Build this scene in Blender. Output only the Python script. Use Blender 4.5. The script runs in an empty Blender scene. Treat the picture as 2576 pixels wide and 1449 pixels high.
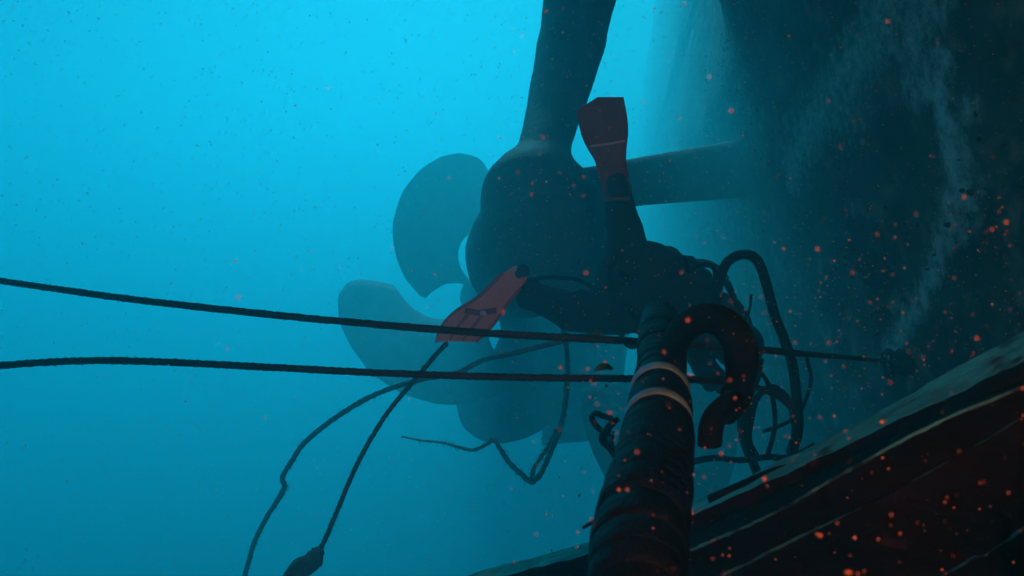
import bpy, bmesh, math, random
from mathutils import Vector, Matrix, Quaternion, noise as mnoise

random.seed(7)
SC = bpy.context.scene
COL = SC.collection

# ------------------------------------------------------------------ camera
cam_data = bpy.data.cameras.new("camera")
cam_data.lens = 28.25
cam_data.sensor_width = 36.0
cam_data.clip_start = 0.02
cam_data.clip_end = 600.0
cam_data.dof.use_dof = True
cam_data.dof.focus_distance = 3.2
cam_data.dof.aperture_fstop = 8.0
cam = bpy.data.objects.new("camera", cam_data)
cam.location = (0, 0, 0)
cam.rotation_euler = (math.radians(90), 0, 0)
COL.objects.link(cam)
SC.camera = cam

# ------------------------------------------------------------------ sky and sun (daylight that has come down through the water)
SUN_EL, SUN_AZ = math.radians(49), math.radians(-1)      # azimuth measured from +Y towards +X
world = bpy.data.worlds.new("World")
SC.world = world
world.use_nodes = True
wn, wl = world.node_tree.nodes, world.node_tree.links
wn.clear()
w_out = wn.new("ShaderNodeOutputWorld")
w_bg = wn.new("ShaderNodeBackground")
w_sky = wn.new("ShaderNodeTexSky")
w_sky.sky_type = 'NISHITA'
w_sky.sun_disc = False
w_sky.sun_elevation = SUN_EL
w_sky.sun_rotation = SUN_AZ
w_tint = wn.new("ShaderNodeMix")
w_tint.data_type = 'RGBA'
w_tint.blend_type = 'MULTIPLY'
w_tint.inputs[0].default_value = 1.0
w_tint.inputs[7].default_value = (0.04, 0.76, 0.80, 1)
wl.new(w_sky.outputs[0], w_tint.inputs[6])
wl.new(w_tint.outputs[2], w_bg.inputs[0])
w_bg.inputs[1].default_value = 0.06
wl.new(w_bg.outputs[0], w_out.inputs[0])

sun_data = bpy.data.lights.new("sun", 'SUN')
sun_data.energy = 5.0
sun_data.angle = math.radians(12)
sun_data.color = (0.20, 0.79, 1.0)
sun = bpy.data.objects.new("sun", sun_data)
sd = Vector((math.sin(SUN_AZ) * math.cos(SUN_EL), math.cos(SUN_AZ) * math.cos(SUN_EL), math.sin(SUN_EL)))
sun.rotation_euler = (-sd).to_track_quat('-Z', 'Y').to_euler()
sun.location = sd * 40
COL.objects.link(sun)

# weak warm camera torch: the photograph shows its orange backscatter on the particles close by
torch_data = bpy.data.lights.new("camera_torch", 'SPOT')
torch_data.energy = 52.0
torch_data.color = (1.0, 0.15, 0.03)
torch_data.spot_size = math.radians(88)
torch_data.spot_blend = 1.0
torch_data.shadow_soft_size = 0.02
torch = bpy.data.objects.new("camera_torch", torch_data)
torch.location = (0.25, -0.50, 0.18)
torch.rotation_euler = Vector((0.16, 1.0, -0.10)).to_track_quat('-Z', 'Y').to_euler()
COL.objects.link(torch)

SC.view_settings.view_transform = 'Standard'
SC.view_settings.look = 'None'
SC.view_settings.gamma = 1.0
SC.view_settings.use_curve_mapping = False
SC.view_settings.exposure = 0.40
SC.cycles.volume_bounces = 2
SC.cycles.max_bounces = 6
SC.cycles.use_denoising = True

# ------------------------------------------------------------------ helpers
F = 2576 * 28.25 / 36.0


def P(px, py, d):
    """a point d metres ahead, seen at (px, py) on the 2576 x 1449 view of the photograph"""
    return Vector(((px - 1288) / F * d, d, -(py - 724.5) / F * d))


def mesh_obj(name, verts, faces, mat=None, parent=None, smooth=True):
    me = bpy.data.meshes.new(name)
    me.from_pydata([tuple(v) for v in verts], [], faces)
    me.validate()
    bm = bmesh.new(); bm.from_mesh(me)
    bmesh.ops.recalc_face_normals(bm, faces=bm.faces)
    bm.to_mesh(me); bm.free()
    if smooth:
        for p in me.polygons:
            p.use_smooth = True
    o = bpy.data.objects.new(name, me)
    COL.objects.link(o)
    if mat:
        me.materials.append(mat)
    if parent:
        o.parent = parent
        o.matrix_parent_inverse = parent.matrix_world.inverted()
    return o


def empty(name, loc, label, cat, group=None):
    o = bpy.data.objects.new(name, None)
    o.empty_display_size = 0.05
    o.location = loc
    COL.objects.link(o)
    o.matrix_world = Matrix.Translation(loc)
    tag(o, label, cat, group)
    return o


def tag(o, label=None, cat=None, group=None, kind=None):
    if label: o["label"] = label
    if cat: o["category"] = cat
    if group: o["group"] = group
    if kind: o["kind"] = kind
    return o


def spline(pts, n=8):
    """Catmull-Rom through pts (tuples of floats or Vectors)"""
    pts = [Vector(p) for p in pts]
    q = [pts[0] * 2 - pts[1]] + pts + [pts[-1] * 2 - pts[-2]]
    out = []
    for i in range(1, len(q) - 2):
        p0, p1, p2, p3 = q[i - 1], q[i], q[i + 1], q[i + 2]
        for k in range(n):
            t = k / n
            out.append(0.5 * ((2 * p1) + (p2 - p0) * t + (2 * p0 - 5 * p1 + 4 * p2 - p3) * t * t + (3 * p1 - p0 - 3 * p2 + p3) * t ** 3))
    out.append(pts[-1])
    return out


def frames(path):
    t0 = (path[1] - path[0]).normalized()
    up = Vector((0, 0, 1)) if abs(t0.z) < 0.9 else Vector((1, 0, 0))
    n = (up - t0 * up.dot(t0)).normalized()
    fr, prev = [], t0
    for i in range(len(path)):
        a = path[max(i - 1, 0)]; b = path[min(i + 1, len(path) - 1)]
        t = (b - a).normalized() if (b - a).length > 1e-9 else prev
        n = prev.rotation_difference(t) @ n
        n = (n - t * n.dot(t)).normalized()
        fr.append((t, n, t.cross(n)))
        prev = t
    return fr


def tube(path, rad, seg=12, strands=0, twist=0.0, depth=0.14, rough=0.0, squash=1.0, cap=True):
    """rad: number or function of (index fraction). strands>0 gives a laid rope."""
    fr = frames(path)
    verts, faces = [], []
    s = 0.0
    L = len(path)
    for i, p in enumerate(path):
        if i: s += (p - path[i - 1]).length
        u = i / (L - 1)
        r = rad(u) if callable(rad) else rad
        t, n, b = fr[i]
        for k in range(seg):
            a = 2 * math.pi * k / seg
            rr = r
            if strands:
                rr = r * (1 - depth + depth * abs(math.cos(strands * 0.5 * (a - s * twist))) * 1.6)
            if rough:
                rr *= 1 + rough * mnoise.noise(Vector((math.cos(a) * 1.3, math.sin(a) * 1.3, s / r * 0.5)))
            verts.append(p + n * (math.cos(a) * rr) + b * (math.sin(a) * rr * squash))
    for i in range(L - 1):
        for k in range(seg):
            a, b2 = i * seg + k, i * seg + (k + 1) % seg
            faces.append((a, b2, b2 + seg, a + seg))
    if cap:
        faces.append(tuple(range(seg - 1, -1, -1)))
        faces.append(tuple(range((L - 1) * seg, L * seg)))
    return verts, faces


def loft(sections, closed=True, cap=True):
    n = len(sections[0]); verts, faces = [], []
    for s in sections: verts += list(s)
    m = n if closed else n - 1
    for i in range(len(sections) - 1):
        for k in range(m):
            a, b = i * n + k, i * n + (k + 1) % n
            faces.append((a, b, b + n, a + n))
    if cap and closed:
        faces.append(tuple(range(n - 1, -1, -1)))
        faces.append(tuple(range((len(sections) - 1) * n, len(sections) * n)))
    return verts, faces


def join(parts):
    V, Fc = [], []
    for v, f in parts:
        o = len(V); V += list(v); Fc += [tuple(i + o for i in q) for q in f]
    return V, Fc


def sphere(c, r, seg=14, rings=9, sc=(1, 1, 1), rough=0.0, seed=0.0):
    v, f = [], []
    for i in range(rings + 1):
        th = math.pi * i / rings
        for k in range(seg):
            a = 2 * math.pi * k / seg
            d = Vector((math.sin(th) * math.cos(a), math.sin(th) * math.sin(a), math.cos(th)))
            rr = r * (1 + rough * mnoise.noise(d * 2.1 + Vector((seed, seed * 1.7, 0))))
            v.append(Vector(c) + Vector((d.x * sc[0], d.y * sc[1], d.z * sc[2])) * rr)
    for i in range(rings):
        for k in range(seg):
            a, b = i * seg + k, i * seg + (k + 1) % seg
            f.append((a, b, b + seg, a + seg))
    return v, f


# ------------------------------------------------------------------ materials
def material(name, base, second=None, scale=6.0, rough=0.7, bump=0.3, bump_scale=None, metallic=0.0, detail=6.0, lo=0.4, hi=0.62, spec=0.35, third=None, third_scale=30.0, third_lo=0.6, third_hi=0.68):
    m = bpy.data.materials.new(name)
    m.use_nodes = True
    nt = m.node_tree; N, L = nt.nodes, nt.links
    bs = N["Principled BSDF"]
    bs.inputs["Roughness"].default_value = rough
    bs.inputs["Metallic"].default_value = metallic
    bs.inputs["Specular IOR Level"].default_value = spec
    tc = N.new("ShaderNodeTexCoord")
    nz = N.new("ShaderNodeTexNoise")
    nz.inputs["Scale"].default_value = scale
    nz.inputs["Detail"].default_value = detail
    nz.inputs["Roughness"].default_value = 0.62
    L.new(tc.outputs["Object"], nz.inputs["Vector"])
    rp = N.new("ShaderNodeValToRGB")
    rp.color_ramp.elements[0].position = lo
    rp.color_ramp.elements[1].position = hi
    rp.color_ramp.elements[0].color = (*base, 1)
    rp.color_ramp.elements[1].color = (*(second or base), 1)
    L.new(nz.outputs["Fac"], rp.inputs[0])
    col = rp.outputs[0]
    if third:
        n3 = N.new("ShaderNodeTexNoise")
        n3.inputs["Scale"].default_value = third_scale
        n3.inputs["Detail"].default_value = 4
        L.new(tc.outputs["Object"], n3.inputs["Vector"])
        r3 = N.new("ShaderNodeMapRange")
        r3.inputs["From Min"].default_value = third_lo
        r3.inputs["From Max"].default_value = third_hi
        L.new(n3.outputs["Fac"], r3.inputs["Value"])
        mx = N.new("ShaderNodeMix"); mx.data_type = 'RGBA'
        L.new(r3.outputs[0], mx.inputs[0])
        L.new(col, mx.inputs[6])
        mx.inputs[7].default_value = (*third, 1)
        col = mx.outputs[2]
    L.new(col, bs.inputs["Base Color"])
    if bump:
        nb = N.new("ShaderNodeTexNoise")
        nb.inputs["Scale"].default_value = bump_scale or scale * 4
        nb.inputs["Detail"].default_value = 5
        L.new(tc.outputs["Object"], nb.inputs["Vector"])
        bp = N.new("ShaderNodeBump")
        bp.inputs["Strength"].default_value = bump
        bp.inputs["Distance"].default_value = 0.02
        L.new(nb.outputs["Fac"], bp.inputs["Height"])
        L.new(bp.outputs[0], bs.inputs["Normal"])
    return m


M = {}
M['antifoul'] = material('fouled_antifouling_paint', (0.035, 0.030, 0.028), (0.075, 0.078, 0.066), 1.7, 0.85, 0.7, 9, third=(0.26, 0.27, 0.23), third_scale=5, third_lo=0.60, third_hi=0.72)
M['scrape'] = material('scraped_hull_growth', (0.16, 0.17, 0.15), (0.46, 0.46, 0.40), 9, 0.9, 0.8, 30)
M['housing'] = material('painted_housing', (0.035, 0.037, 0.04), (0.07, 0.068, 0.062), 3, 0.8, 0.4, 14, third=(0.2, 0.18, 0.14), third_scale=9, third_lo=0.66, third_hi=0.74)
M['bronze'] = material('fouled_bronze', (0.08, 0.08, 0.065), (0.15, 0.14, 0.11), 3.0, 0.75, 0.5, 16)
M['rudder'] = material('rudder_paint', (0.06, 0.06, 0.06), (0.12, 0.11, 0.10), 2.5, 0.8, 0.4, 12)
M['neoprene'] = material('black_neoprene', (0.006, 0.006, 0.007), (0.016, 0.015, 0.015), 9, 0.85, 0.5, 22)
M['rubber'] = material('black_rubber', (0.003, 0.003, 0.0035), (0.008, 0.007, 0.007), 20, 0.7, 0.35, 60, spec=0.06)
M['tape'] = material('black_tape', (0.0025, 0.004, 0.006), (0.006, 0.009, 0.012), 26, 0.55, 0.4, 70, spec=0.10)
M['sheen_tape'] = material('sheen_tape', (0.09, 0.36, 0.55), (0.15, 0.60, 0.85), 24, 0.5, 0.3, 70)  # blue-white sheen of the bright water put into the tape colour
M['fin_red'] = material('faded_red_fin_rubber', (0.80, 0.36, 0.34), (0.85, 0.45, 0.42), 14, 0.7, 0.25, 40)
M['fin_mid'] = material('mid_red_fin_rubber', (0.34, 0.11, 0.11), (0.42, 0.16, 0.15), 14, 0.7, 0.25, 40)  # darker red for the rails and ribs of the stretched fin
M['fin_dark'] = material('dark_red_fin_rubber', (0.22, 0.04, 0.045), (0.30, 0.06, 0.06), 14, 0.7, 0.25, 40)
M['fin_rib'] = material('black_fin_rubber', (0.018, 0.014, 0.015), (0.04, 0.03, 0.03), 14, 0.7, 0.3, 40)
M['white'] = material('white_stripe', (0.72, 0.74, 0.74), (0.85, 0.85, 0.82), 40, 0.6, 0.1)
M['cylinder'] = material('tank_paint', (0.008, 0.008, 0.009), (0.018, 0.017, 0.017), 8, 0.6, 0.2, 30)
M['rope_black'] = material('black_cable_jacket', (0.006, 0.007, 0.008), (0.014, 0.015, 0.016), 30, 0.6, 0.3, 90, third=(0.16, 0.12, 0.07), third_scale=12, third_lo=0.66, third_hi=0.72)
M['rope_grey'] = material('weathered_rope', (0.035, 0.035, 0.032), (0.085, 0.075, 0.055), 22, 0.9, 0.6, 90)
M['rope_pale'] = material('frayed_rope', (0.07, 0.065, 0.045), (0.18, 0.15, 0.09), 25, 0.9, 0.6, 90)
M['steel'] = material('dark_scraped_steel', (0.004, 0.0005, 0.0005), (0.013, 0.0012, 0.001), 5, 0.8, 0.6, 30, spec=0.08, third=(0.05, 0.025, 0.02), third_scale=14, third_lo=0.63, third_hi=0.70)
M['worn'] = material('worn_toplit_edge', (0.06, 0.42, 0.36), (0.10, 0.74, 0.64), 11, 0.85, 0.6, 40, third=(0.05, 0.09, 0.07), third_scale=16, third_lo=0.62, third_hi=0.70)  # worn edge; light from above is put into the pale colour too
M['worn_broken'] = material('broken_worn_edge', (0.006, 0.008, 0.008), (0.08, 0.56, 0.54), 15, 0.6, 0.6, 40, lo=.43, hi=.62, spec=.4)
M['weed'] = material('yellow_green_weed', (0.02, 0.13, 0.05), (0.04, 0.22, 0.08), 30, 0.8, 0.3)
M['snow'] = material('suspended_particles', (0.85, 0.48, 0.24), (0.90, 0.62, 0.36), 3, 0.9, 0.0)

M['hull'] = material('fouled_hull_plating', (0.018, 0.017, 0.015), (0.085, 0.088, 0.075), 2.4, 0.9, 0.9, 11, third=(0.22, 0.17, 0.11), third_scale=5, third_lo=0.55, third_hi=0.70)
nt = M['hull'].node_tree; N, L = nt.nodes, nt.links
bs = N["Principled BSDF"]
src = bs.inputs["Base Color"].links[0].from_socket
atn = N.new("ShaderNodeAttribute"); atn.attribute_name = "scrape"
tcn = N.new("ShaderNodeTexCoord")
nzz = N.new("ShaderNodeTexNoise"); nzz.inputs["Scale"].default_value = 13; nzz.inputs["Detail"].default_value = 9; nzz.inputs["Roughness"].default_value = .80
L.new(tcn.outputs["Object"], nzz.inputs["Vector"])
ad = N.new("ShaderNodeMath"); ad.operation = 'MULTIPLY_ADD'
L.new(atn.outputs["Fac"], ad.inputs[0]); ad.inputs[1].default_value = 0.44; L.new(nzz.outputs["Fac"], ad.inputs[2])
mr = N.new("ShaderNodeMapRange"); mr.inputs["From Min"].default_value = 0.68; mr.inputs["From Max"].default_value = 0.92
L.new(ad.outputs[0], mr.inputs["Value"])
mxh = N.new("ShaderNodeMix"); mxh.data_type = 'RGBA'
L.new(mr.outputs[0], mxh.inputs[0]); L.new(src, mxh.inputs[6]); mxh.inputs[7].default_value = (0.46, 0.60, 0.53, 1)
L.new(mxh.outputs[2], bs.inputs["Base Color"])

# ------------------------------------------------------------------ ship hull
# cross-section of the port quarter, x as a function of z: wall at right, unseen counter overhead, widened to shade the near water
SEC = [(2.75, -4.6), (2.72, -3.4), (2.58, -2.4), (2.42, -1.5), (2.28, -0.6), (2.16, 0.3), (2.03, 1.1), (1.86, 1.9), (1.58, 2.6), (1.05, 3.12), (0.2, 3.40), (-1.2, 3.52), (-4.6, 3.62), (-8.0, 3.75), (-9.4, 4.3), (-9.8, 6.9)]


def hull_end(z):     # how far aft the plating runs at this height
    return 40.0


ship = empty("ship_hull", (2.3, 6, 0), "dark fouled ship hull with pale scraped streaks running away into the haze at right", "ship")
sp = spline([(x, z, 0) for x, z in SEC], 12)


def aft_shift(x, y):
    """the counter overhead ends at the stern; only the deadwood wall runs on"""
    k = min(1.0, max(0.0, (y - 6.1) / 1.6)); k = k * k * (3 - 2 * k)
    wall = max(x, 1.85)
    return x + (wall - x) * k + 0.125 * max(0.0, y - 6.5)


def hull_point(y, z, out=0.0):
    x = 2.2
    for i in range(len(sp) - 1):
        if sp[i].y <= z <= sp[i + 1].y:
            k = (z - sp[i].y) / max(1e-6, sp[i + 1].y - sp[i].y)
            x = sp[i].x + (sp[i + 1].x - sp[i].x) * k
            break
    return Vector((aft_shift(x, y) - out, y, z))


def on_hull(px, py):
    """where the view ray through a pixel meets the hull wall"""
    lo, hi = 1.5, 16.0
    for _ in range(50):
        m = (lo + hi) / 2
        p = P(px, py, m)
        if p.x < hull_point(m, p.z).x: lo = m
        else: hi = m
    return P(px, py, (lo + hi) / 2)


# lines along which the growth has been scraped off the plating: (pixels, width, strength)
SCRAPES = []
for pix, w, k in (
        ([(2372, 150), (2366, 240), (2380, 330), (2392, 430), (2385, 520), (2360, 620), (2320, 730), (2270, 820), (2225, 900)], 0.11, 1.0),
        ([(2445, 270), (2410, 360), (2450, 450), (2430, 540), (2400, 600)], 0.09, .8),
        ([(2260, -20), (2200, 90), (2140, 180), (2060, 300), (1990, 420)], 0.30, .75),
        ([(2360, 0), (2290, 120), (2310, 220)], 0.2, .7),
        ([(1960, 330), (2080, 300), (2160, 280)], 0.3, .5)):
    pts = spline([on_hull(a, b) for a, b in pix], 6)
    SCRAPES.append((pts, w, k))

NY = 280
secs, weights = [], []
for j in range(NY + 1):
    t = j / NY
    ring = []
    for q in sp:
        y = -14 + 28 * min(1, t / .85) + (hull_end(q.y) - 14) * max(0, (t - .85) / .15)
        nz = mnoise.noise(Vector((q.x * 0.7, y * 0.5, q.y * 0.7))) * 0.035 + mnoise.noise(Vector((q.x * 3, y * 3, q.y * 3))) * 0.014 + mnoise.noise(Vector((q.x * 9, y * 9, q.y * 9))) * 0.006
        p = Vector((aft_shift(q.x, y) + nz, y, q.y + nz * 0.5))
        ring.append(p)
        wgt = 0.0
        if 1.8 < y < 14 and -2.5 < p.z < 3.2:
            for pts, w, k in SCRAPES:
                dm = min((p - c).length_squared for c in pts)
                wgt = max(wgt, k * math.exp(-dm / (w * w)))
        weights.append(wgt)
    ring.append(Vector((9.0, ring[-1].y, 6.9)))
    ring.append(Vector((9.0, ring[0].y, -4.6)))
    weights += [0.0, 0.0]
    secs.append(ring)
v, f = loft(secs)
shell = mesh_obj("shell_plating", v, f, M['hull'], ship)
at_ = shell.data.attributes.new("scrape", 'FLOAT', 'POINT')
at_.data.foreach_set("value", weights)

# barnacle crust on the plating (too many to count)
bv = []
bf_ = []
for i in range(3800):
    y = random.uniform(2.3, 9.0)
    z = random.uniform(-2.4, 2.6)
    if mnoise.noise(Vector((y * 0.9, z * 0.9, 4))) < random.uniform(-0.25, 0.45): continue
    c = hull_point(y, z, -0.01)
    r = random.uniform(0.005, 0.02)
    o = len(bv)
    for k in range(6):
        a = k * math.pi / 3 + y
        bv.append(c + Vector((0.0, math.cos(a) * r, math.sin(a) * r)))
    for k in range(6):
        a = k * math.pi / 3 + y
        bv.append(c + Vector((-r * 0.7 - 0.012, math.cos(a) * r * 0.5, math.sin(a) * r * 0.5)))
    for k in range(6):
        k2 = (k + 1) % 6
        bf_.append((o + k, o + k2, o + 6 + k2, o + 6 + k))
    bf_.append(tuple(o + 6 + k for k in range(6)))
tag(mesh_obj("barnacle_crust", bv, bf_, M['antifoul'], ship, smooth=False), kind="stuff")

# skeg heel below the hull: foil-shaped plate
def foil(outline, thick, axis=Vector((1, 0, 0))):
    """solid plate from an outline (list of Vectors) with a softened rim"""
    c = sum(outline, Vector()) / len(outline)
    rings = []
    for off, sc in ((-thick, 0.93), (-thick * 0.6, 1.0), (thick * 0.6, 1.0), (thick, 0.93)):
        rings.append([c + (p - c) * sc + axis * off for p in outline])
    return loft(rings)


def dense(pix, d, n=5):
    return [P(q.x, q.y, d) for q in spline([(a, b, 0) for a, b in pix], n)[:-1]]


v, f = foil(dense([(1462, 980), (1470, 1060), (1488, 1120), (1515, 1180), (1545, 1235), (1600, 1300), (1680, 1330), (1790, 1300), (1850, 1150), (1840, 980), (1650, 930)], 8.2), 0.10, Vector((0.25, 1, 0)).normalized())
mesh_obj("skeg", v, f, M['antifoul'], ship)

# ------------------------------------------------------------------ shaft housing and struts
house = empty("shaft_housing", P(1370, 590, 5.3), "bulbous dark shaft housing hanging from a tall tapered strut, with a brace to the hull", "shaft housing")
A0, A1 = P(1374, 592, 5.22), P(1300, 672, 6.7)
ax = (A1 - A0).normalized()
prof = [(-0.26, 0.0), (-0.25, 0.10), (-0.20, 0.22), (-0.10, 0.33), (0.04, 0.40), (0.2, 0.435), (0.45, 0.45), (0.8, 0.45), (1.05, 0.44), (1.25, 0.41), (1.42, 0.36), (1.5, 0.33), (1.5, 0.0)]
prof = [(p.x, max(0.002, p.y)) for p in spline([(a, b, 0) for a, b in prof], 4)]
n1 = ax.cross(Vector((0, 0, 1))).normalized(); n2 = ax.cross(n1)
secs = [[A0 + ax * s + (n1 * math.cos(a) + n2 * math.sin(a)) * r * 1.04 * (1 + 0.03 * mnoise.noise(Vector((s * 3, math.cos(a) * 2, math.sin(a) * 2)))) for a in [2 * math.pi * k / 40 for k in range(40)]] for s, r in prof]
v, f = loft(secs)
mesh_obj("barrel", v, f, M['housing'], house)
for s in (0.06, 1.10):
    ring = [A0 + ax * s + (n1 * math.cos(a) + n2 * math.sin(a)) * (0.41 if s < .5 else 0.435) for a in [2 * math.pi * k / 48 for k in range(49)]]
    v, f = tube(ring, 0.012, 8, cap=False)
    mesh_obj("flange_ring", v, f, M['housing'], house)
for k in range(10):
    a = 2 * math.pi * (k + .3) / 10
    c = A0 + ax * -0.17 + (n1 * math.cos(a) + n2 * math.sin(a)) * 0.27
    v, f = sphere(c, 0.025, 8, 5)
    mesh_obj("bolt", v, f, M['housing'], house)


def strut(name, rows, parent):
    """rows: (left px, right px, py, depth, thickness) -> lens-section loft"""
    secs = []
    for (pl, pr, d, th) in rows:
        a, b = P(pl[0], pl[1], d), P(pr[0], pr[1], d)
        c = (a + b) / 2; h = (b - a) / 2
        nrm = Vector((0, 1, 0))
        ring = []
        for k in range(28):
            t = 2 * math.pi * k / 28
            ring.append(c + h * math.cos(t) + nrm * th * math.sin(t) * (0.75 + 0.25 * abs(math.sin(t))))
        secs.append(ring)
    out = []
    n = len(secs[0])
    for k in range(n):
        out.append(spline([s[k] for s in secs], 5))
    secs = [[out[k][i] for k in range(n)] for i in range(len(out[0]))]
    v, f = loft(secs)
    v = [p + Vector((1, 0, 0)) * 0.008 * mnoise.noise(p * 6) for p in v]
    return mesh_obj(name, v, f, M['housing'], parent)


strut("strut", [((1390, -330), (1680, -330), 6.7, 0.26), ((1366, 0), (1552, 0), 6.4, 0.23), ((1347, 130), (1519, 130), 6.15, 0.21), ((1328, 250), (1480, 250), 5.85, 0.19), ((1312, 330), (1450, 330), 5.6, 0.18), ((1300, 365), (1437, 370), 5.5, 0.2), ((1262, 395), (1447, 405), 5.4, 0.26), ((1222, 440), (1490, 450), 5.4, 0.34), ((1208, 520), (1526, 530), 5.45, 0.40), ((1225, 590), (1512, 600), 5.5, 0.38), ((1270, 660), (1470, 668), 5.55, 0.30)], house)
strut("brace_strut", [((1400, 430), (1420, 540), 5.45, 0.1), ((1480, 420), (1490, 538), 5.5, 0.12), ((1600, 397), (1606, 518), 6.1, 0.14), ((1800, 362), (1806, 503), 7.1, 0.16), ((1960, 334), (1966, 492), 7.9, 0.18), ((2120, 306), (2126, 480), 8.7, 0.2)], house)

# ------------------------------------------------------------------ propeller
PC = P(1228, 745, 10.6)
R = 1.95
prop = empty("ship_propeller", PC, "large hazy bronze propeller with broad rounded blades behind the shaft housing", "propeller")
pax = Vector((-0.36, 0.92, -0.10)).normalized()
px_ = Vector((1, 0, 0)); px_ = (px_ - pax * px_.dot(pax)).normalized()
pz_ = px_.cross(pax)


def blade(ang):
    NT, NS = 26, 17
    top, bot = [], []
    for i in range(NT + 1):
        t = 0.16 + 0.84 * (1 - (1 - i / NT) ** 1.6)
        if t > 0.55: c = 0.66 * math.sqrt(max(0.0, 1 - ((t - 0.55) / 0.4502) ** 2.2))
        else: c = 0.15 + (0.51) * ((t - 0.16) / 0.39) ** 1.9
        c *= R
        phi = math.atan(1.35 / (math.pi * max(t, .3)))
        skew = 0.34 - 1.15 * max(0, t - 0.2) ** 1.6
        for k in range(NS + 1):
            s = (k / NS * 2 - 1) * c
            r = t * R
            rag = 0.022 * mnoise.noise(Vector((ang * 3, s * 9, r * 9)))
            a = ang + skew + (s * math.cos(phi)) / r * (1.0 if t > 0.3 else t / 0.3)
            axial = -s * math.sin(phi) + 0.10 * t * t
            base = PC + (px_ * math.cos(a) + pz_ * math.sin(a)) * (r + rag) + pax * axial
            th = 0.055 * (1 - 0.75 * t) * math.sqrt(max(0, 1 - (k / NS * 2 - 1) ** 2)) + 0.006
            top.append(base + pax * th); bot.append(base - pax * th)
    v = top + bot
    off = len(top); w = NS + 1; f = []
    for i in range(NT):
        for k in range(NS):
            a = i * w + k
            f.append((a, a + 1, a + w + 1, a + w))
            f.append((off + a, off + a + w, off + a + w + 1, off + a + 1))
    rim = [i * w for i in range(NT + 1)] + [NT * w + k for k in range(1, NS + 1)] + [i * w + NS for i in range(NT - 1, -1, -1)] + [k for k in range(NS - 1, 0, -1)]
    for i in range(len(rim)):
        a, b = rim[i], rim[(i + 1) % len(rim)]
        f.append((a, b, b + off, a + off))
    return v, f


for k in range(4):
    v, f = blade(math.radians(127 + 90 * k))
    mesh_obj("blade", v, f, M['bronze'], prop)
prof = [(-0.45, 0.30), (-0.3, 0.33), (0.0, 0.34), (0.25, 0.31), (0.45, 0.22), (0.6, 0.10), (0.66, 0.01)]
secs = [[PC + pax * s + (px_ * math.cos(a) + pz_ * math.sin(a)) * r for a in [2 * math.pi * k / 32 for k in range(32)]] for s, r in prof]
v, f = loft(secs)
mesh_obj("hub", v, f, M['bronze'], prop)
v, f = tube([A1 - ax * 0.1, PC - pax * 0.40], 0.20, 24)
shaft = mesh_obj("propeller_shaft", v, f, M['bronze'])
tag(shaft, "short thick steel shaft between the housing and the propeller", "shaft")

# ------------------------------------------------------------------ rudder
rud = empty("rudder", P(1440, 1000, 12.6), "flat square-ended rudder blade hanging behind the propeller", "rudder")
RP = [(1364, 1118), (1368, 1020), (1376, 940), (1390, 700), (1395, 430), (1560, 430), (1600, 700), (1560, 1010), (1480, 1108)]
v, f = foil([P(a, b, 12.6) for a, b in RP], 0.11, Vector((0.2, 1, 0)).normalized())
mesh_obj("rudder_blade", v, f, M['rudder'], rud, smooth=False)
v, f = tube([P(1400, 470, 12.6), P(1400, 300, 12.6), P(1420, 90, 11.4), P(1450, -60, 11.2)], 0.11, 16)
mesh_obj("rudder_stock", v, f, M['rudder'], rud)

# ------------------------------------------------------------------ diver
DV = 3.7
diver = empty("person", P(1600, 730, DV), "diver in black wetsuit working head-down under the hull, one fin raised and one stretched left", "person")


def skin_body(name, nodes, edges, mat, parent, grow=1.0):
    me = bpy.data.meshes.new(name)
    me.from_pydata([tuple(n[0]) for n in nodes], edges, [])
    o = bpy.data.objects.new(name, me)
    COL.objects.link(o)
    sk = o.modifiers.new("skin", 'SKIN')
    sk.use_smooth_shade = True
    for i, n in enumerate(nodes):
        r = n[1] if isinstance(n[1], tuple) else (n[1], n[1])
        r = (r[0] * grow, r[1] * grow)
        me.skin_vertices[0].data[i].radius = r
        me.skin_vertices[0].data[i].use_root = (i == 0)
    sb = o.modifiers.new("smooth", 'SUBSURF')
    sb.levels = 2; sb.render_levels = 2
    dg = bpy.context.evaluated_depsgraph_get()
    dg.update()
    me2 = bpy.data.meshes.new_from_object(o.evaluated_get(dg))
    bpy.data.objects.remove(o)
    for vt in me2.vertices:          # folds of the suit
        co = vt.co
        k = mnoise.noise(co * 9) * 0.020 + mnoise.noise(co * 22) * 0.011 + mnoise.noise(co * 50) * 0.005
        vt.co = co + vt.normal * k
    me2.name = name
    me2.materials.clear(); me2.materials.append(mat)
    for p in me2.polygons: p.use_smooth = True
    o2 = bpy.data.objects.new(name, me2)
    COL.objects.link(o2)
    o2.parent = parent
    o2.matrix_parent_inverse = parent.matrix_world.inverted()
    return o2


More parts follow.
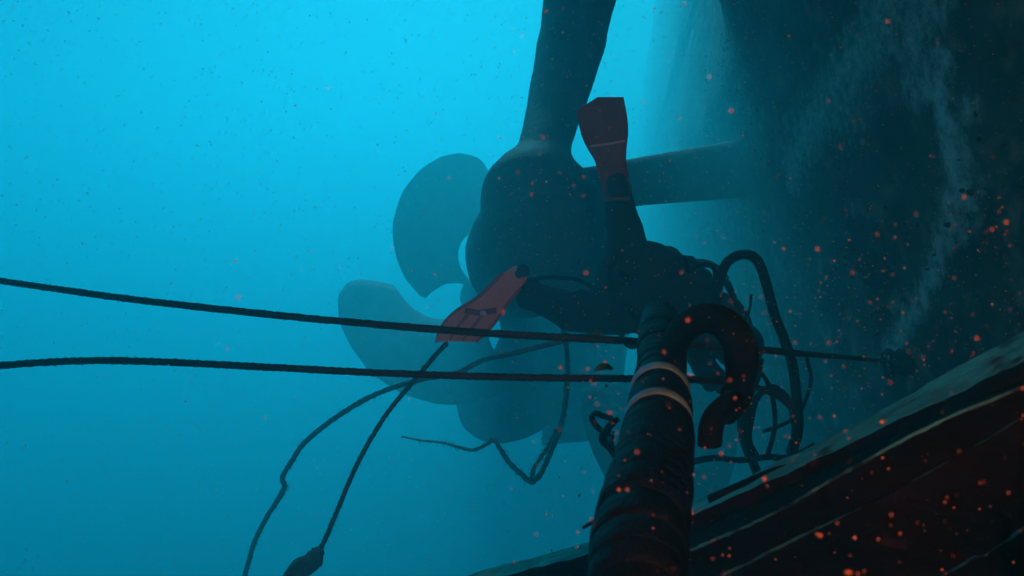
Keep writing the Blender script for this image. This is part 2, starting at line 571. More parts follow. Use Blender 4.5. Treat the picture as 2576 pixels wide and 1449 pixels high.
nodes = [
    (P(1600, 735, 3.75), (0.15, 0.14)),    # 0 pelvis
    (P(1660, 755, 3.85), (0.15, 0.13)),    # 1 waist
    (P(1725, 775, 3.95), (0.17, 0.14)),    # 2 chest
    (P(1780, 800, 4.02), (0.14, 0.12)),    # 3 upper chest
    (P(1815, 830, 4.05), 0.065),           # 4 neck
    (P(1850, 862, 4.08), 0.105),           # 5 head
    (P(1880, 885, 4.10), 0.085),           # 6 crown
    (P(1572, 668, 3.68), 0.105),           # 7 hip R
    (P(1578, 585, 3.62), 0.070),           # 8 knee R (raised leg)
    (P(1562, 525, 3.58), 0.058),           # 9 calf R
    (P(1556, 485, 3.55), 0.050),           # 10 ankle R
    (P(1553, 455, 3.52), 0.045),           # 11 toe R
    (P(1540, 775, 3.70), 0.108),           # 12 hip L
    (P(1455, 790, 3.62), 0.078),           # 13 knee L
    (P(1385, 765, 3.58), 0.066),           # 14 calf L
    (P(1330, 735, 3.55), 0.052),           # 15 ankle L
    (P(1308, 712, 3.52), 0.046),           # 16 toe L
    (P(1775, 745, 3.92), 0.075),           # 17 shoulder R
    (P(1835, 770, 3.95), 0.055),           # 18 elbow R
    (P(1870, 850, 4.02), 0.045),           # 19 wrist R
    (P(1755, 850, 4.05), 0.075),           # 20 shoulder L
    (P(1770, 925, 4.10), 0.055),           # 21 elbow L
    (P(1810, 975, 4.16), 0.045),           # 22 wrist L
]
edges = [(0, 1), (1, 2), (2, 3), (3, 4), (4, 5), (5, 6), (0, 7), (7, 8), (8, 9), (9, 10), (10, 11), (0, 12), (12, 13), (13, 14), (14, 15), (15, 16), (3, 17), (17, 18), (18, 19), (3, 20), (20, 21), (21, 22)]
body = skin_body("body", nodes, edges, M['neoprene'], diver, 1.28)


def hand(wrist, direc, side, parent):
    d = direc.normalized()
    s = d.cross(Vector((0, 1, 0))).normalized() * side
    n = s.cross(d)
    pts = [(wrist, .036), (wrist + d * .05, (.045, .026)), (wrist + d * .09, (.045, .024))]
    ed = [(0, 1), (1, 2)]
    for j, (o, L) in enumerate(((-.033, .07), (-.011, .08), (.011, .076), (.033, .06))):
        a = wrist + d * .10 + s * o
        i0 = len(pts)
        pts += [(a, .011), (a + d * L * .45 + n * .012, .010), (a + d * L * .75 + n * .035, .009), (a + d * L * .8 + n * .055, .008)]
        ed += [(2, i0), (i0, i0 + 1), (i0 + 1, i0 + 2), (i0 + 2, i0 + 3)]
    i0 = len(pts)
    a = wrist + d * .04 - s * .045
    pts += [(a, .014), (a + d * .03 - s * .02 + n * .015, .012), (a + d * .06 - s * .015 + n * .035, .010)]
    ed += [(1, i0), (i0, i0 + 1), (i0 + 1, i0 + 2)]
    return skin_body("glove", pts, ed, M['neoprene'], parent)


hand(P(1870, 850, 4.02), P(1890, 905, 4.05) - P(1870, 850, 4.02), 1, diver)
hand(P(1810, 975, 4.16), P(1845, 1000, 4.2) - P(1810, 975, 4.16), -1, diver)

# hood and mask
hd = P(1856, 868, 4.08)
v, f = sphere(hd, 0.13, 16, 12, (1.0, 1.05, 0.95))
hood = mesh_obj("hood", v, f, M['neoprene'], diver)
md = (P(1890, 905, 4.2) - hd).normalized()
v, f = sphere(hd + md * 0.10, 0.085, 14, 8, (1, 0.9, 0.7))
mesh_obj("mask", v, f, M['rubber'], diver)

# tank across the back: the round shoulder rises above the hips
T0, T1 = P(1640, 662, 3.62), P(1765, 740, 3.88)
td = (T1 - T0).normalized()
tn1 = td.cross(Vector((0, 1, 0))).normalized(); tn2 = td.cross(tn1)
TL = (T1 - T0).length
prof = [(-0.10, 0.004), (-0.095, 0.045), (-0.06, 0.085), (0.0, 0.098), (TL * .6, 0.098), (TL * .9, 0.092), (TL, 0.05), (TL + .03, 0.03), (TL + .06, 0.028)]
secs = [[T0 + td * s + (tn1 * math.cos(a) + tn2 * math.sin(a)) * r for a in [2 * math.pi * k / 24 for k in range(24)]] for s, r in prof]
v, f = loft(secs)
tank = mesh_obj("air_tank", v, f, M['cylinder'], diver)
v, f = join([sphere(T1 + td * .08, .04, 10, 7), tube([T1 + td * .08 - tn2 * .07, T1 + td * .08 + tn2 * .07], .022, 10)])
mesh_obj("tank_valve", v, f, M['rubber'], tank)
for s in (.08, TL * .62):
    ring = [T0 + td * s + (tn1 * math.cos(a) + tn2 * math.sin(a)) * .102 for a in [2 * math.pi * k / 24 for k in range(25)]]
    v, f = tube(ring, .014, 6, cap=False)
    mesh_obj("tank_strap", v, f, M['rubber'], tank)
# buoyancy vest bulges and pouches
for (q, r, sc) in ((P(1716, 682, 3.86), .085, (1, .9, .9)), (P(1752, 712, 3.9), .09, (.9, 1, 1)), (P(1690, 820, 3.86), .11, (1.2, 1, .8)), (P(1628, 700, 3.66), .13, (1.1, 1, .8)), (P(1672, 745, 3.6), .16, (1.3, .9, .8)), (P(1765, 790, 3.8), .14, (.9, 1, 1)), (P(1490, 775, 3.6), .085, (1.3, 1, .9)), (P(1560, 700, 3.7), .085, (1, 1, 1.2))):
    v, f = sphere(q, r, 16, 11, sc, 0.25, q.x * 20)
    mesh_obj("vest_pouch", v, f, M['neoprene'], diver)
wp = spline([P(1555, 690, 3.58), P(1600, 720, 3.56), P(1640, 790, 3.62), P(1630, 830, 3.75)], 6)
v, f = tube(wp, .024, 8, squash=.5)
mesh_obj("weight_belt", v, f, M['rubber'], diver)
v, f = tube(spline([P(1330, 708, 3.5), P(1360, 700, 3.5), P(1400, 698, 3.52), P(1450, 703, 3.56), P(1490, 722, 3.6), P(1530, 745, 3.66)], 6), .0095, 8)
mesh_obj("gauge_hose", v, f, M['rubber'], diver)


for pts_, r_ in (([(1735, 690), (1720, 650), (1690, 655), (1650, 700), (1640, 760)], .013), ([(1770, 745), (1800, 700), (1790, 670), (1755, 668), (1730, 690)], .012),
                 ([(1600, 690), (1580, 740), (1600, 800), (1650, 830)], .016), ([(1700, 700), (1680, 760), (1690, 830)], .018), ([(1560, 640), (1535, 680), (1545, 730)], .012),
                 ([(1500, 760), (1470, 735), (1440, 745), (1430, 790)], .010), ([(1620, 830), (1600, 870), (1570, 860), (1560, 820)], .012)):
    v, f = tube(spline([P(a, b, 3.55) for a, b in pts_], 6), r_, 8, rough=.25)
    mesh_obj("kit_strap", v, f, M['rubber'], diver)
for k_ in range(16):
    a_ = random.random()
    q_ = P(1555 + 230 * a_ + random.uniform(-18, 18), 690 + 85 * a_ + random.uniform(-65, 70), 3.62)
    v, f = sphere(q_, random.uniform(.03, .06), 10, 7, (random.uniform(.6, 1.5), 1, random.uniform(.6, 1.4)), .8, k_ * 3.1)
    mesh_obj("kit_pouch", v, f, M['neoprene'], diver)


def fin(left, right, d0, d1, mat, parent, curve=0.03, thick=0.008):
    """left / right: outline pixels from foot to tip"""
    NU, NV = 30, 12
    L_ = spline([(a, b, 0) for a, b in left], 10); R_ = spline([(a, b, 0) for a, b in right], 10)

    def at(lst, u):
        x = u * (len(lst) - 1); i = min(int(x), len(lst) - 2); t = x - i
        return lst[i].lerp(lst[i + 1], t)
    top, bot = [], []
    for i in range(NU + 1):
        u = i / NU
        a, b = at(L_, u), at(R_, u)
        d = d0 + (d1 - d0) * u
        pa, pb = P(a.x, a.y, d), P(b.x, b.y, d)
        for k in range(NV + 1):
            w = k / NV
            p = pa.lerp(pb, w) + Vector((0, 1, 0)) * (curve * math.sin(math.pi * w) * u + 0.05 * math.sin(u * 2.4))
            th = thick * (1.6 - u) + (0.028 * max(0, 1 - u * 3.0)) * math.sin(math.pi * w)
            top.append(p - Vector((0, th, 0))); bot.append(p + Vector((0, th, 0)))
    w = NV + 1; off = len(top); f = []
    for i in range(NU):
        for k in range(NV):
            a = i * w + k
            f.append((a, a + 1, a + w + 1, a + w)); f.append((off + a, off + a + w, off + a + w + 1, off + a + 1))
    rim = [i * w for i in range(NU + 1)] + [NU * w + k for k in range(1, NV + 1)] + [i * w + NV for i in range(NU - 1, -1, -1)] + [k for k in range(NV - 1, 0, -1)]
    for i in range(len(rim)):
        a, b = rim[i], rim[(i + 1) % len(rim)]
        f.append((a, b, b + off, a + off))
    o = mesh_obj("fin", top + bot, f, mat, parent)

    def surf(u, wv, out=0.012):
        a, b = at(L_, u), at(R_, u)
        d = d0 + (d1 - d0) * u
        p = P(a.x, a.y, d).lerp(P(b.x, b.y, d), wv) + Vector((0, 1, 0)) * (curve * math.sin(math.pi * wv) * u + 0.05 * math.sin(u * 2.4))
        return p - Vector((0, thick * (1.6 - u) + (0.028 * max(0, 1 - u * 3.0)) * math.sin(math.pi * wv) + out - .008, 0))
    return o, surf


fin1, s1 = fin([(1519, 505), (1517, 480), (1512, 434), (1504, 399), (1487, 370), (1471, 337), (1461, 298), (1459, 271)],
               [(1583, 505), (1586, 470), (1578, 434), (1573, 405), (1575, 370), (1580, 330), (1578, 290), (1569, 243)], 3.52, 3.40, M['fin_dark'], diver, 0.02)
tag(fin1, "raised dark fin crossed by a thin white line")
# notch point at the tip and side rails
for wv in (0.0, 1.0):
    v, f = tube([s1(u / 20, wv, 0.0) for u in range(5, 21)], lambda u: .011 - .005 * u, 8)
    mesh_obj("fin_rail", v, f, M['fin_dark'], fin1)
v, f = tube([s1(.60 + .045 * k / 10, 0.05 + k / 10 * .92, .012) for k in range(11)], .0055, 6)
mesh_obj("white_line", v, f, M['white'], fin1)
v, f = sphere(s1(.955, .45, .012), .008, 8, 6)
mesh_obj("tip_spot", v, f, M['white'], fin1)
v, f = loft([[P(1459, 272, 3.40), P(1504, 244, 3.415), P(1569, 244, 3.40), P(1569, 262, 3.40), P(1459, 285, 3.40)], [P(1459, 272, 3.41), P(1504, 244, 3.425), P(1569, 244, 3.41), P(1569, 262, 3.41), P(1459, 285, 3.41)]])
mesh_obj("fin_tip", v, f, M['fin_dark'], fin1, smooth=False)
v, f = tube(spline([s1(0.03, .5, .02), s1(0.12, .5, .03), s1(.22, .5, .02)], 4), lambda u: .055 - .012 * u, 14, squash=1.3)
mesh_obj("foot_pocket", v, f, M['fin_rib'], fin1)

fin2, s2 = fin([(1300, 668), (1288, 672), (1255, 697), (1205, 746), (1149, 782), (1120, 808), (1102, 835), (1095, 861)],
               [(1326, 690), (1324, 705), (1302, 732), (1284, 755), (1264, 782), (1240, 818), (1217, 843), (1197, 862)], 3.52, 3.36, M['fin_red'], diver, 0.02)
tag(fin2, "faded red fin stretched to the left with dark ribs and slots")
for wv in (0.0, 1.0):
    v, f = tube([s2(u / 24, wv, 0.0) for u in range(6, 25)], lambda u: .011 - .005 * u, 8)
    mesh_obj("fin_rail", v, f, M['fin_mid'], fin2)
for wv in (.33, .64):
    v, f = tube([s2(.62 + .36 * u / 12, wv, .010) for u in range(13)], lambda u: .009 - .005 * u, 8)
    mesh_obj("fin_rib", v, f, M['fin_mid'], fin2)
v, f = tube([s2(.60 - .06 * abs(u / 8 - .5), .16 + u / 8 * .70, .010) for u in range(9)], .013, 8, squash=1.0)
mesh_obj("vent_slot", v, f, M['fin_dark'], fin2)
v, f = sphere(s2(.60, .62, .02), .011, 8, 6, (1.4, 1, 1))
mesh_obj("painted_glint", v, f, M['white'], fin2)  # white bead painted on as a glint
v, f = tube(spline([s2(0.0, .6, .02), s2(0.06, .55, .03), s2(.16, .5, .012)], 4), lambda u: .030 - .012 * u, 14)
mesh_obj("foot_pocket", v, f, M['fin_rib'], fin2)

# ------------------------------------------------------------------ hoses beside the diver
FUZZ = []
FUZZY = {'hanging_rope': (420, .035), 'weighted_rope': (220, .022), 'frayed_rope': (220, .05), 'taut_cable': (160, .010)}


def rope(name, pix, rad, mat, label, cat, seg=12, n=10, strands=0, twist=0.0, rough=0.0, group=None, depth=.14):
    pts = spline([P(a, b, d) for a, b, d in pix], n)
    v, f = tube(pts, rad, seg, strands, twist, depth, rough)
    o = mesh_obj(name, v, f, mat)
    r0 = rad(.5) if callable(rad) else rad
    if name in FUZZY: FUZZ.append((o, pix, r0, *FUZZY[name]))
    return tag(o, label, cat, group)


rope("rubber_hose", [(1795, 830, 3.5), (1800, 770, 3.4), (1808, 715, 3.3), (1828, 662, 3.2), (1868, 640, 3.15), (1905, 655, 3.1), (1928, 715, 3.1), (1948, 790, 3.1), (1975, 860, 3.1), (1995, 925, 3.1), (2005, 1010, 3.1), (2008, 1080, 3.15), (1990, 1150, 3.2)],
     0.0195, M['rubber'], "thick black hose standing up in a tall loop right of the diver", "hose", 14, 10, rough=.05)
rope("rubber_hose", [(1806, 690, 3.75), (1830, 715, 3.7), (1850, 765, 3.65), (1865, 830, 3.6), (1868, 880, 3.6)], 0.0165, M['rubber'], "short black hose slanting down inside the tall hose loop", "hose", 12, 8)
rope("thin_hose", [(1890, 740, 3.8), (1885, 780, 3.8), (1868, 830, 3.8), (1860, 900, 3.8)], 0.007, M['rubber'], "thin cord hanging inside the tall black hose loop", "cord", 8, 8)
rope("weathered_rope", [(1742, 657, 4.1), (1775, 658, 4.0), (1805, 672, 3.95), (1830, 700, 3.9)], 0.011, M['rope_pale'], "short greenish rope end curving from the diver's back to the hose loop", "rope", 10, 8, strands=3, twist=90)
rope("rubber_hose", [(1880, 1130, 3.3), (1888, 1060, 3.3), (1905, 1000, 3.3), (1945, 975, 3.3), (1985, 1010, 3.3), (2000, 1080, 3.3), (1985, 1140, 3.3)], 0.014, M['rubber'], "black hose in a low rounded loop under the dark cable", "hose", 12, 8)
rope("thin_hose", [(1912, 900, 3.2), (1902, 950, 3.2), (1885, 1000, 3.2), (1880, 1100, 3.2), (1900, 1150, 3.2)], 0.018, M['rubber'], "straight dark hose hanging down behind the hooked pipe", "hose", 10, 8)

rope("thin_hose", [(1745, 880, 3.3), (1790, 872, 3.3), (1835, 884, 3.3), (1870, 905, 3.3), (1930, 960, 3.3), (1950, 1060, 3.3), (1930, 1150, 3.35)], 0.010, M['rubber'], "thin dark cord curling through the opening of the hooked pipe", "cord", 8, 8, rough=.2)
rope("rubber_hose", [(1745, 1160, 3.2), (1800, 1152, 3.2), (1860, 1158, 3.2), (1930, 1150, 3.2), (1990, 1150, 3.2), (2050, 1120, 3.2)], 0.013, M['rubber'], "dark hose lying level just above the pale strake edge", "hose", 8, 8, rough=.2)
rope("rubber_hose", [(1880, 985, 3.5), (1866, 1050, 3.5), (1872, 1110, 3.5), (1905, 1190, 3.5)], 0.020, M['rubber'], "thick dark hose hanging behind the end of the hooked pipe", "hose", 10, 8, rough=.15)
rope("thin_hose", [(1920, 1085, 3.6), (1965, 1070, 3.6), (2010, 1040, 3.6), (2040, 960, 3.6), (2030, 900, 3.6)], 0.009, M['rubber'], "thin cord sweeping up right of the low hose loop", "cord", 8, 8, rough=.15)
eye = empty("eye_plate", on_hull(2270, 914), "dark eye plate on the hull where the upper cable ends", "eye plate")
c_ = on_hull(2275, 914)
v, f = sphere(c_, .07, 12, 8, (1, 1.6, 1.0), .4, 3)
mesh_obj("plate_pad", v, f, M['steel'], eye)
v, f = tube([c_ + Vector((-.09, .07 * math.cos(a), .07 * math.sin(a))) for a in [2 * math.pi * k / 20 for k in range(21)]], .018, 8, cap=False)
mesh_obj("ring", v, f, M['steel'], eye)
# ------------------------------------------------------------------ cables and ropes
rope("taut_cable", [(-150, 680, 2.35), (0, 706, 2.3), (200, 735, 2.25), (400, 761, 2.2), (800, 803, 2.15), (1200, 836, 2.1), (1600, 859, 2.1), (1900, 879, 2.2), (2020, 890, 2.5), (2140, 900, 3.2), (2268, 914, on_hull(2268, 914).y + .02)],
     lambda u: 0.0088 + .0012 * math.sin(u * 3), M['rope_black'], "upper dark cable stretched from the left edge across the red fin to the hull", "cable", 14, 60, strands=3, twist=110, depth=.10, rough=.16)
rope("taut_cable", [(-150, 936, 1.95), (0, 920, 1.95), (120, 911, 1.95), (260, 907, 1.95), (420, 911, 1.95), (700, 925, 1.95), (1000, 940, 1.95), (1300, 949, 1.95), (1600, 953, 1.95), (1780, 957, 2.0), (1880, 968, 2.2), (1960, 1000, 2.6), (2000, 1040, 3.08)],
     0.0088, M['rope_black'], "lower dark cable running level from the left edge to the taped hose", "cable", 14, 60, strands=3, twist=110, depth=.10, rough=.16)
rope("hanging_rope", [(600, 1500, 4.4), (618, 1440, 4.4), (640, 1365, 4.35), (672, 1300, 4.3), (708, 1243, 4.25), (716, 1222, 4.25), (711, 1200, 4.25), (735, 1158, 4.2), (772, 1108, 4.2), (860, 1040, 4.2), (950, 990, 4.2), (1050, 957, 4.2), (1150, 938, 4.2), (1210, 908, 4.2), (1290, 889, 4.2), (1400, 862, 4.25), (1500, 840, 4.3), (1600, 832, 4.4), (1680, 850, 4.5)],
     0.0135, M['rope_grey'], "slack frayed rope with a kink, drooping to the bottom edge at far left", "rope", 10, 14, strands=3, twist=70, rough=.25)
rope("weighted_rope", [(790, 1405, 3.1), (812, 1370, 3.12), (840, 1305, 3.15), (900, 1165, 3.2), (970, 1045, 3.25), (1040, 960, 3.3), (1090, 900, 3.32), (1125, 862, 3.35)],
     0.0095, M['rope_grey'], "straight rope from the red fin's tip down to a dark lump at the bottom edge", "rope", 10, 24, strands=3, twist=90, rough=.15)
# dark lump that ends it
lp = spline([P(690, 1480, 3.0), P(735, 1450, 3.04), P(770, 1425, 3.08), P(795, 1398, 3.1), P(806, 1378, 3.12)], 8)
v, f = tube(lp, lambda u: max(.006, .042 * math.sin(math.pi * min(1, (u * .88 + .06))) ** .8), 16, rough=.5)
o = mesh_obj("rope_weight", v, f, M['rope_grey'])
tag(o, "dark tapered lump of knotted rope at the bottom edge", "rope knot")
rope("frayed_rope", [(1010, 1098, 5.4), (1060, 1108, 5.3), (1110, 1113, 5.2), (1150, 1124, 5.2), (1190, 1132, 5.1), (1222, 1118, 5.1), (1242, 1106, 5.0), (1262, 1135, 5.0), (1282, 1165, 5.0), (1310, 1192, 5.0), (1338, 1212, 5.0), (1362, 1188, 5.0), (1388, 1130, 5.0), (1410, 1075, 5.05), (1422, 1010, 5.1), (1428, 930, 5.2), (1420, 840, 5.3), (1400, 765, 5.4)],
     lambda u: .006 + .011 * min(1, u * 2.0), M['rope_pale'], "frayed pale rope zigzagging below the propeller's lowest blade", "rope", 10, 10, strands=2, twist=60, rough=.4)
rope("frayed_rope", [(1336, 1208, 5.0), (1345, 1175, 5.02), (1368, 1140, 5.02), (1390, 1105, 5.04), (1402, 1080, 5.06)], 0.012, M['rope_pale'], "short strand doubling the frayed rope at its lowest bend", "rope", 10, 8, strands=2, twist=60, rough=.3)

def fuzz(root, pix, rad, count, length, mat):
    """loose fibres and small tufts of growth along a rope (too many to count)"""
    pts = spline([P(a, b, d) for a, b, d in pix], 20)
    fv, ff = [], []
    for _ in range(count):
        i = random.randrange(len(pts) - 1)
        t = (pts[i + 1] - pts[i]).normalized()
        a = random.uniform(0, 2 * math.pi)
        n = Vector((math.cos(a), .3 * math.sin(a * 2), math.sin(a)))
        n = (n - t * n.dot(t)).normalized()
        c = pts[i].lerp(pts[i + 1], random.random()) + n * rad * .7
        e = c + (n * random.uniform(.4, 1) + t * random.uniform(-1.2, 1.2)) * length * random.uniform(.3, 1)
        w = t.cross(n) * .0012 + t * .0012
        o = len(fv)
        fv += [c - w, c + w, e, c + n * .002]
        ff += [(o, o + 1, o + 2), (o + 1, o + 3, o + 2), (o + 3, o, o + 2)]
    tag(mesh_obj("loose_fibres", fv, ff, mat, root, smooth=False), kind="stuff")


for o_, pix_, r_, n_, l_ in [(o, p, r, n, l) for o, p, r, n, l in FUZZ]:
    fuzz(o_, pix_, r_, n_, l_, M['rope_grey'])

# ------------------------------------------------------------------ shackle and weed near the taped hose
sh = empty("shackle", P(1525, 1085, 2.2), "small dark metal shackle with jagged jaws left of the taped hose", "shackle")
v, f = tube(spline([P(1512, 1082, 2.2), P(1495, 1065, 2.2), P(1490, 1048, 2.2), P(1500, 1040, 2.2), P(1520, 1047, 2.2), P(1540, 1054, 2.2)], 5), .0085, 10, rough=.2)
mesh_obj("jaw", v, f, M['rubber'], sh)
v, f = tube(spline([P(1556, 1052, 2.2), P(1545, 1060, 2.2), P(1530, 1078, 2.2), P(1522, 1098, 2.2)], 5), lambda u: .007 + .006 * u, 10, rough=.2)
mesh_obj("jaw", v, f, M['rubber'], sh)
v, f = tube(spline([P(1522, 1090, 2.2), P(1530, 1115, 2.22), P(1545, 1135, 2.25), P(1575, 1150, 2.3)], 5), lambda u: .016 + .004 * math.sin(u * 9), 12, rough=.3)
mesh_obj("shackle_body", v, f, M['rubber'], sh)
for (a, b) in ((1541, 1089), (1533, 1104)):
    v, f = sphere(P(a, b, 2.175), .006, 8, 6)
    mesh_obj("rivet", v, f, M['sheen_tape'], sh)
v, f = tube(spline([P(1496, 933, 2.0), P(1510, 924, 2.0), P(1525, 922, 2.0), P(1542, 929, 2.0)], 6), lambda u: .003 + .006 * math.sin(math.pi * u), 8, squash=.5)
tag(mesh_obj("weed_scrap", v, f, M['weed']), "yellow-green scrap of weed lying on the lower cable", "weed")
v, f = tube(spline([P(1480, 846, 2.12), P(1500, 838, 2.1), P(1514, 834, 2.1)], 6), lambda u: .003 + .005 * math.sin(math.pi * u), 8, squash=.5)
tag(mesh_obj("weed_scrap", v, f, M['weed']), "pale green sliver of weed caught on the upper cable", "weed")

# ------------------------------------------------------------------ taped hose in the foreground with its hooked pipe
bund = empty("taped_hose", P(1605, 1449, 0.85), "thick black taped hose rising from the bottom edge with two pale bands", "hose")
edgeL = [(1478, 1560), (1482, 1449), (1486, 1376), (1500, 1317), (1531, 1229), (1556, 1131), (1573, 1057), (1586, 993), (1600, 944), (1605, 862), (1612, 800)]
edgeR = [(1724, 1560), (1725, 1449), (1728, 1376), (1731, 1300), (1740, 1190), (1745, 1110), (1743, 1040), (1735, 976), (1716, 930), (1711, 862), (1708, 800)]
deps = [.80, .85, .90, .95, 1.02, 1.10, 1.18, 1.28, 1.42, 1.62, 1.80]
axis_pts, axis_r = [], []
for (l, r, d) in zip(edgeL, edgeR, deps):
    axis_pts.append(P((l[0] + r[0]) / 2, (l[1] + r[1]) / 2, d))
    axis_r.append((r[0] - l[0]) / 2 / F * d)
AX = spline(axis_pts, 14)
AR = [q.x for q in spline([(r, 0, 0) for r in axis_r], 14)]


def ar(u):
    x = u * (len(AR) - 1); i = min(int(x), len(AR) - 2)
    return AR[i] + (AR[i + 1] - AR[i]) * (x - i)


v, f = tube(AX, lambda u: ar(u) * (0.955 + .02 * mnoise.noise(Vector((u * 30, 1, 1)))), 36, rough=.03)
mesh_obj("hose_core", v, f, M['tape'], bund)


def axis_at_py(py):
    best = min(range(len(AX)), key=lambda i: abs((724.5 - AX[i].z / AX[i].y * F) - py))
    return best


FR = frames(AX)


def wrap(name, py, w, bulge, mat, tilt=0.0, arc=(0, 2 * math.pi), ecc=0.0):
    i = axis_at_py(py)
    t, n, b = FR[i]
    up = Vector((-.15, -.3, 1)); up = (up - t * up.dot(t)).normalized()
    rows = []
    for j, (s, g) in enumerate(((-1, .93), (-.9, 1.0), (-.3, 1.02), (.3, 1.02), (.9, 1.0), (1, .93))):
        row = []
        for k in range(41):
            a = arc[0] + (arc[1] - arc[0]) * k / 40
            rr = AR[i] * (1 + bulge) * g * (1 + .018 * mnoise.noise(Vector((a * 2.2, py * .37, s * 1.3))))
            o = t * (s * w / 2 + tilt * math.cos(a) * AR[i])
            row.append(AX[i] + up * ecc * AR[i] + o + n * math.cos(a) * rr + b * math.sin(a) * rr)
        rows.append(row)
    v, f = loft(rows, closed=False)
    return mesh_obj(name, v, f, mat, bund)


random.seed(11)
py_ = 1470
while py_ > 815:
    if not (960 < py_ < 1008 or 1042 < py_ < 1076):
        wrap("tape_wrap", py_, random.uniform(.018, .075), random.choice((-.02, -.012, -.004, .008, .018)), M['tape'], random.uniform(-.16, .16))
    py_ -= random.uniform(16, 44) * (1.3 if py_ > 1200 else .7)
wrap("pale_band", 1068, .017, -.045, M['sheen_tape'], .02, ecc=.13)
wrap("pale_band", 998, .024, -.045, M['sheen_tape'], .02, ecc=.15)
v, f = tube([P(1500, 1308, .93), P(1480, 1320, .93), P(1465, 1328, .93)], lambda u: .0028 - .001 * u, 6)
mesh_obj("tape_tail", v, f, M['tape'], bund)

hook = empty("hooked_pipe", P(1700, 900, 1.4), "thick black pipe bent over like a question mark beside the taped hose", "pipe")
hp = spline([P(1700, 1010, 1.40), P(1694, 930, 1.40), P(1698, 870, 1.38), P(1722, 826, 1.34), (P(1768, 802, 1.30)), P(1818, 812, 1.27), P(1856, 855, 1.25), P(1867, 915, 1.25), P(1860, 965, 1.27), P(1845, 1008, 1.30), P(1822, 1040, 1.33)], 8)
v, f = tube(hp, lambda u: (.0215 + .004 * math.sin(math.pi * u)), 22, rough=.10)
mesh_obj("bent_pipe", v, f, M['rubber'], hook)
he = spline([P(1850, 1008, 1.25), P(1822, 1026, 1.23), P(1799, 1050, 1.22), P(1788, 1078, 1.21), P(1785, 1100, 1.21), P(1784, 1118, 1.21), P(1784, 1128, 1.21)], 6)
v, f = tube(he, lambda u: (.0185 if u < .82 else .0185 * math.sqrt(max(.02, 1 - ((u - .82) / .18) ** 2))), 20, rough=.06)
mesh_obj("pipe_end", v, f, M['rubber'], hook)

# ------------------------------------------------------------------ stepped rubbing strake close by at lower right
strake = empty("rubbing_strake", P(2200, 1200, 1.3), "dark stepped steel strake with worn pale upper edge close by at lower right", "strake")
# lines along the strake from far left to near right: (pixels, depth far, depth near)
E0 = ([(1040, 1485), (1180, 1445), (1500, 1358), (1735, 1266), (2000, 1144), (2300, 984), (2576, 830), (2760, 728)], 2.05, 1.02)
E1 = ([(1080, 1505), (1240, 1455), (1500, 1388), (1735, 1297), (2000, 1182), (2300, 1040), (2576, 905), (2760, 815)], 1.92, 0.92)
E2 = ([(1090, 1550), (1260, 1500), (1520, 1420), (1736, 1335), (1999, 1212), (2200, 1120), (2407, 1030), (2760, 885)], 1.93, 0.925)
E3 = ([(1100, 1600), (1280, 1550), (1520, 1470), (1720, 1391), (1940, 1294), (2160, 1170), (2407, 1042), (2760, 905)], 1.80, 0.86)
E4 = ([(1200, 1680), (1400, 1600), (1600, 1535), (1811, 1446), (2026, 1340), (2273, 1222), (2576, 1046), (2760, 950)], 1.81, 0.865)
E5 = ([(1210, 1695), (1410, 1612), (1606, 1546), (1816, 1452), (2029, 1346), (2275, 1227), (2578, 1051), (2762, 955)], 1.80, 0.860)
E6 = ([(1300, 1900), (1600, 1800), (1900, 1680), (2150, 1560), (2370, 1447), (2504, 1372), (2576, 1326), (2760, 1220)], 1.74, 0.825)
E7 = ([(1310, 1912), (1610, 1812), (1905, 1690), (2156, 1570), (2374, 1453), (2507, 1378), (2579, 1332), (2763, 1227)], 1.732, 0.820)
E8 = ([(1400, 2500), (1700, 2400), (2000, 2250), (2250, 2100), (2450, 2000), (2600, 1900), (2700, 1850), (2900, 1750)], 1.70, 0.80)


def line(E, n=16, wob=0.0, seed=0):
    pix, d0, d1 = E
    m = len(pix)
    # depth interpolated so that 1/d is linear along the line
    pts = [P(a, b, 1 / (1 / d0 + (1 / d1 - 1 / d0) * i / (m - 1))) for i, (a, b) in enumerate(pix)]
    out = spline(pts, n)
    if wob:
        out = [p + Vector((0, .3, 1)) * wob * (mnoise.noise(p * 14 + Vector((seed, 0, 0))) + .6 * mnoise.noise(p * 45 + Vector((0, seed, 0)))) for p in out]
    return out


def strip(name, A, B, mat, parent, n=5, rough=.0, seed=0):
    rows = []
    for a, b in zip(A, B):
        rows.append([a.lerp(b, k / n) + Vector((0, 0, 1)) * rough * mnoise.noise((a.lerp(b, k / n)) * 30 + Vector((seed, 0, 0))) for k in range(n + 1)])
    v, f = loft(rows, closed=False)
    return mesh_obj(name, v, f, mat, parent)


lines = [line(E, 16, w, i) for i, (E, w) in enumerate(((E0, .003), (E1, .003), (E2, .0), (E3, .001), (E4, .001), (E5, .001), (E6, .001), (E7, .001), (E8, 0)))]
back = [p + Vector((0.06, .10, -.30)) for p in lines[0]]
strip("strake_back", back, lines[0], M['steel'], strake)
strip("worn_edge", lines[0], lines[1], M['worn'], strake, rough=.0015)
strip("step_face", lines[1], lines[2], M['steel'], strake, rough=.003)
strip("step_tread", lines[2], lines[3], M['steel'], strake, rough=.003)
strip("step_face", lines[3], lines[4], M['steel'], strake, rough=.003)
strip("worn_edge", lines[4], lines[5], M['worn_broken'], strake, rough=.001)
strip("step_face", lines[5], lines[6], M['steel'], strake, rough=.004)
strip("worn_edge", lines[6], lines[7], M['worn_broken'], strake, rough=.001)
strip("step_face", lines[7], lines[8], M['steel'], strake, rough=.004)
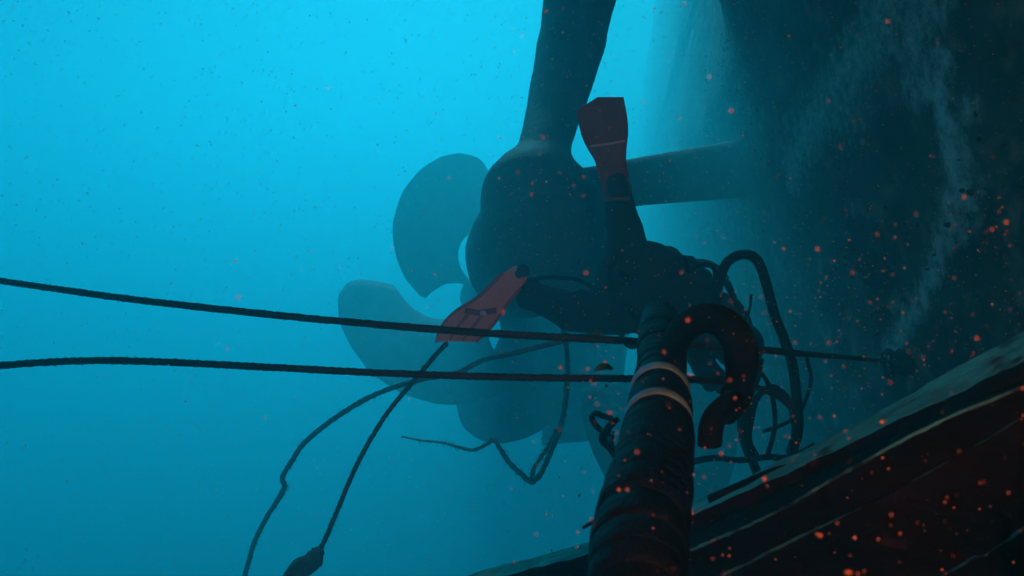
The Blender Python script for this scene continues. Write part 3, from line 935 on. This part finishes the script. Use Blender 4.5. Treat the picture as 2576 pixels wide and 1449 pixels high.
# thin worn ridge along the first step
v, f = tube([p + Vector((0, -.004, .002)) for p in lines[3]], .002, 6, rough=.9)
mesh_obj("worn_ridge", v, f, M['worn_broken'], strake)
v, f = tube(spline([P(1790, 1262, 1.33), P(1850, 1238, 1.31), P(1920, 1208, 1.285), P(1975, 1188, 1.265), P(1995, 1184, 1.26)], 6), lambda u: .0125 * math.sqrt(max(.03, min(1, (1 - u) * 8))), 12, rough=.1)
mesh_obj("rubber_bead", v, f, M['rubber'], strake)

# ------------------------------------------------------------------ suspended particles
pv, pf = [], []
for i in range(13000):
    d = 0.42 + 3.2 * random.random() ** 1.2
    px = random.uniform(-100, 2700); py = random.uniform(-100, 1550)
    low = py > 1500 - 0.42 * px            # over the dark lower right
    keep = 0.035 if px < 1250 else (0.13 if not low else (0.62 if px > 1450 else .2))
    if random.random() > keep: continue
    c = P(px, py, d)
    r = random.choice((0.00035, 0.0005, 0.0006, 0.0008, .0012)) * (0.45 + 0.6 * d)
    if random.random() < .10 and low: r *= random.uniform(1.3, 2.4)
    o = len(pv)
    jit = [random.uniform(.35, 1.6) for _ in range(6)]
    for k, q in enumerate(((1, 0, 0), (-1, 0, 0), (0, 1, 0), (0, -1, 0), (0, 0, 1), (0, 0, -1))):
        pv.append(c + Vector(q) * r * jit[k])
    for a in (0, 1):
        for b in (2, 3):
            for e in (4, 5):
                pf.append((o + a, o + b, o + e))
for i in range(5000):
    d = 0.9 + 5.5 * random.random() ** .8
    c = P(random.uniform(-60, 2640), random.uniform(-60, 1510), d)
    if c.x > hull_point(d, c.z).x - .1: continue
    r = d * random.choice((.00045, .0006, .0008))
    o = len(pv)
    for q in ((1, 1, 1), (1, -1, -1), (-1, 1, -1), (-1, -1, 1)):
        pv.append(c + Vector(q) * r * random.uniform(.5, 1))
    pf += [(o, o + 1, o + 2), (o, o + 3, o + 1), (o, o + 2, o + 3), (o + 1, o + 3, o + 2)]
tag(mesh_obj("marine_snow", pv, pf, M['snow']), "fine orange specks drifting through the water", "particles", kind="stuff")

# ------------------------------------------------------------------ the water itself: one closed box of even haze
X0, X1, Y0, Y1, Z0, Z1 = -60, 60, -30, 90, -34, 7.3
hv = [(x, y, z) for x in (X0, X1) for y in (Y0, Y1) for z in (Z0, Z1)]
hf = [(0, 1, 3, 2), (4, 6, 7, 5), (0, 4, 5, 1), (2, 3, 7, 6), (0, 2, 6, 4), (1, 5, 7, 3)]
hm = bpy.data.materials.new("sea_water_haze")
hm.use_nodes = True
hn, hl = hm.node_tree.nodes, hm.node_tree.links
hn.clear()
ho = hn.new("ShaderNodeOutputMaterial")
hp_ = hn.new("ShaderNodeVolumePrincipled")
hp_.inputs["Color"].default_value = (0.06, 0.83, 0.95, 1)
hp_.inputs["Density"].default_value = 0.105
hp_.inputs["Anisotropy"].default_value = 0.55
hl.new(hp_.outputs[0], ho.inputs["Volume"])
tag(mesh_obj("haze", hv, hf, hm, smooth=False), "blue-green sea water filling the whole view", "water", kind="stuff")
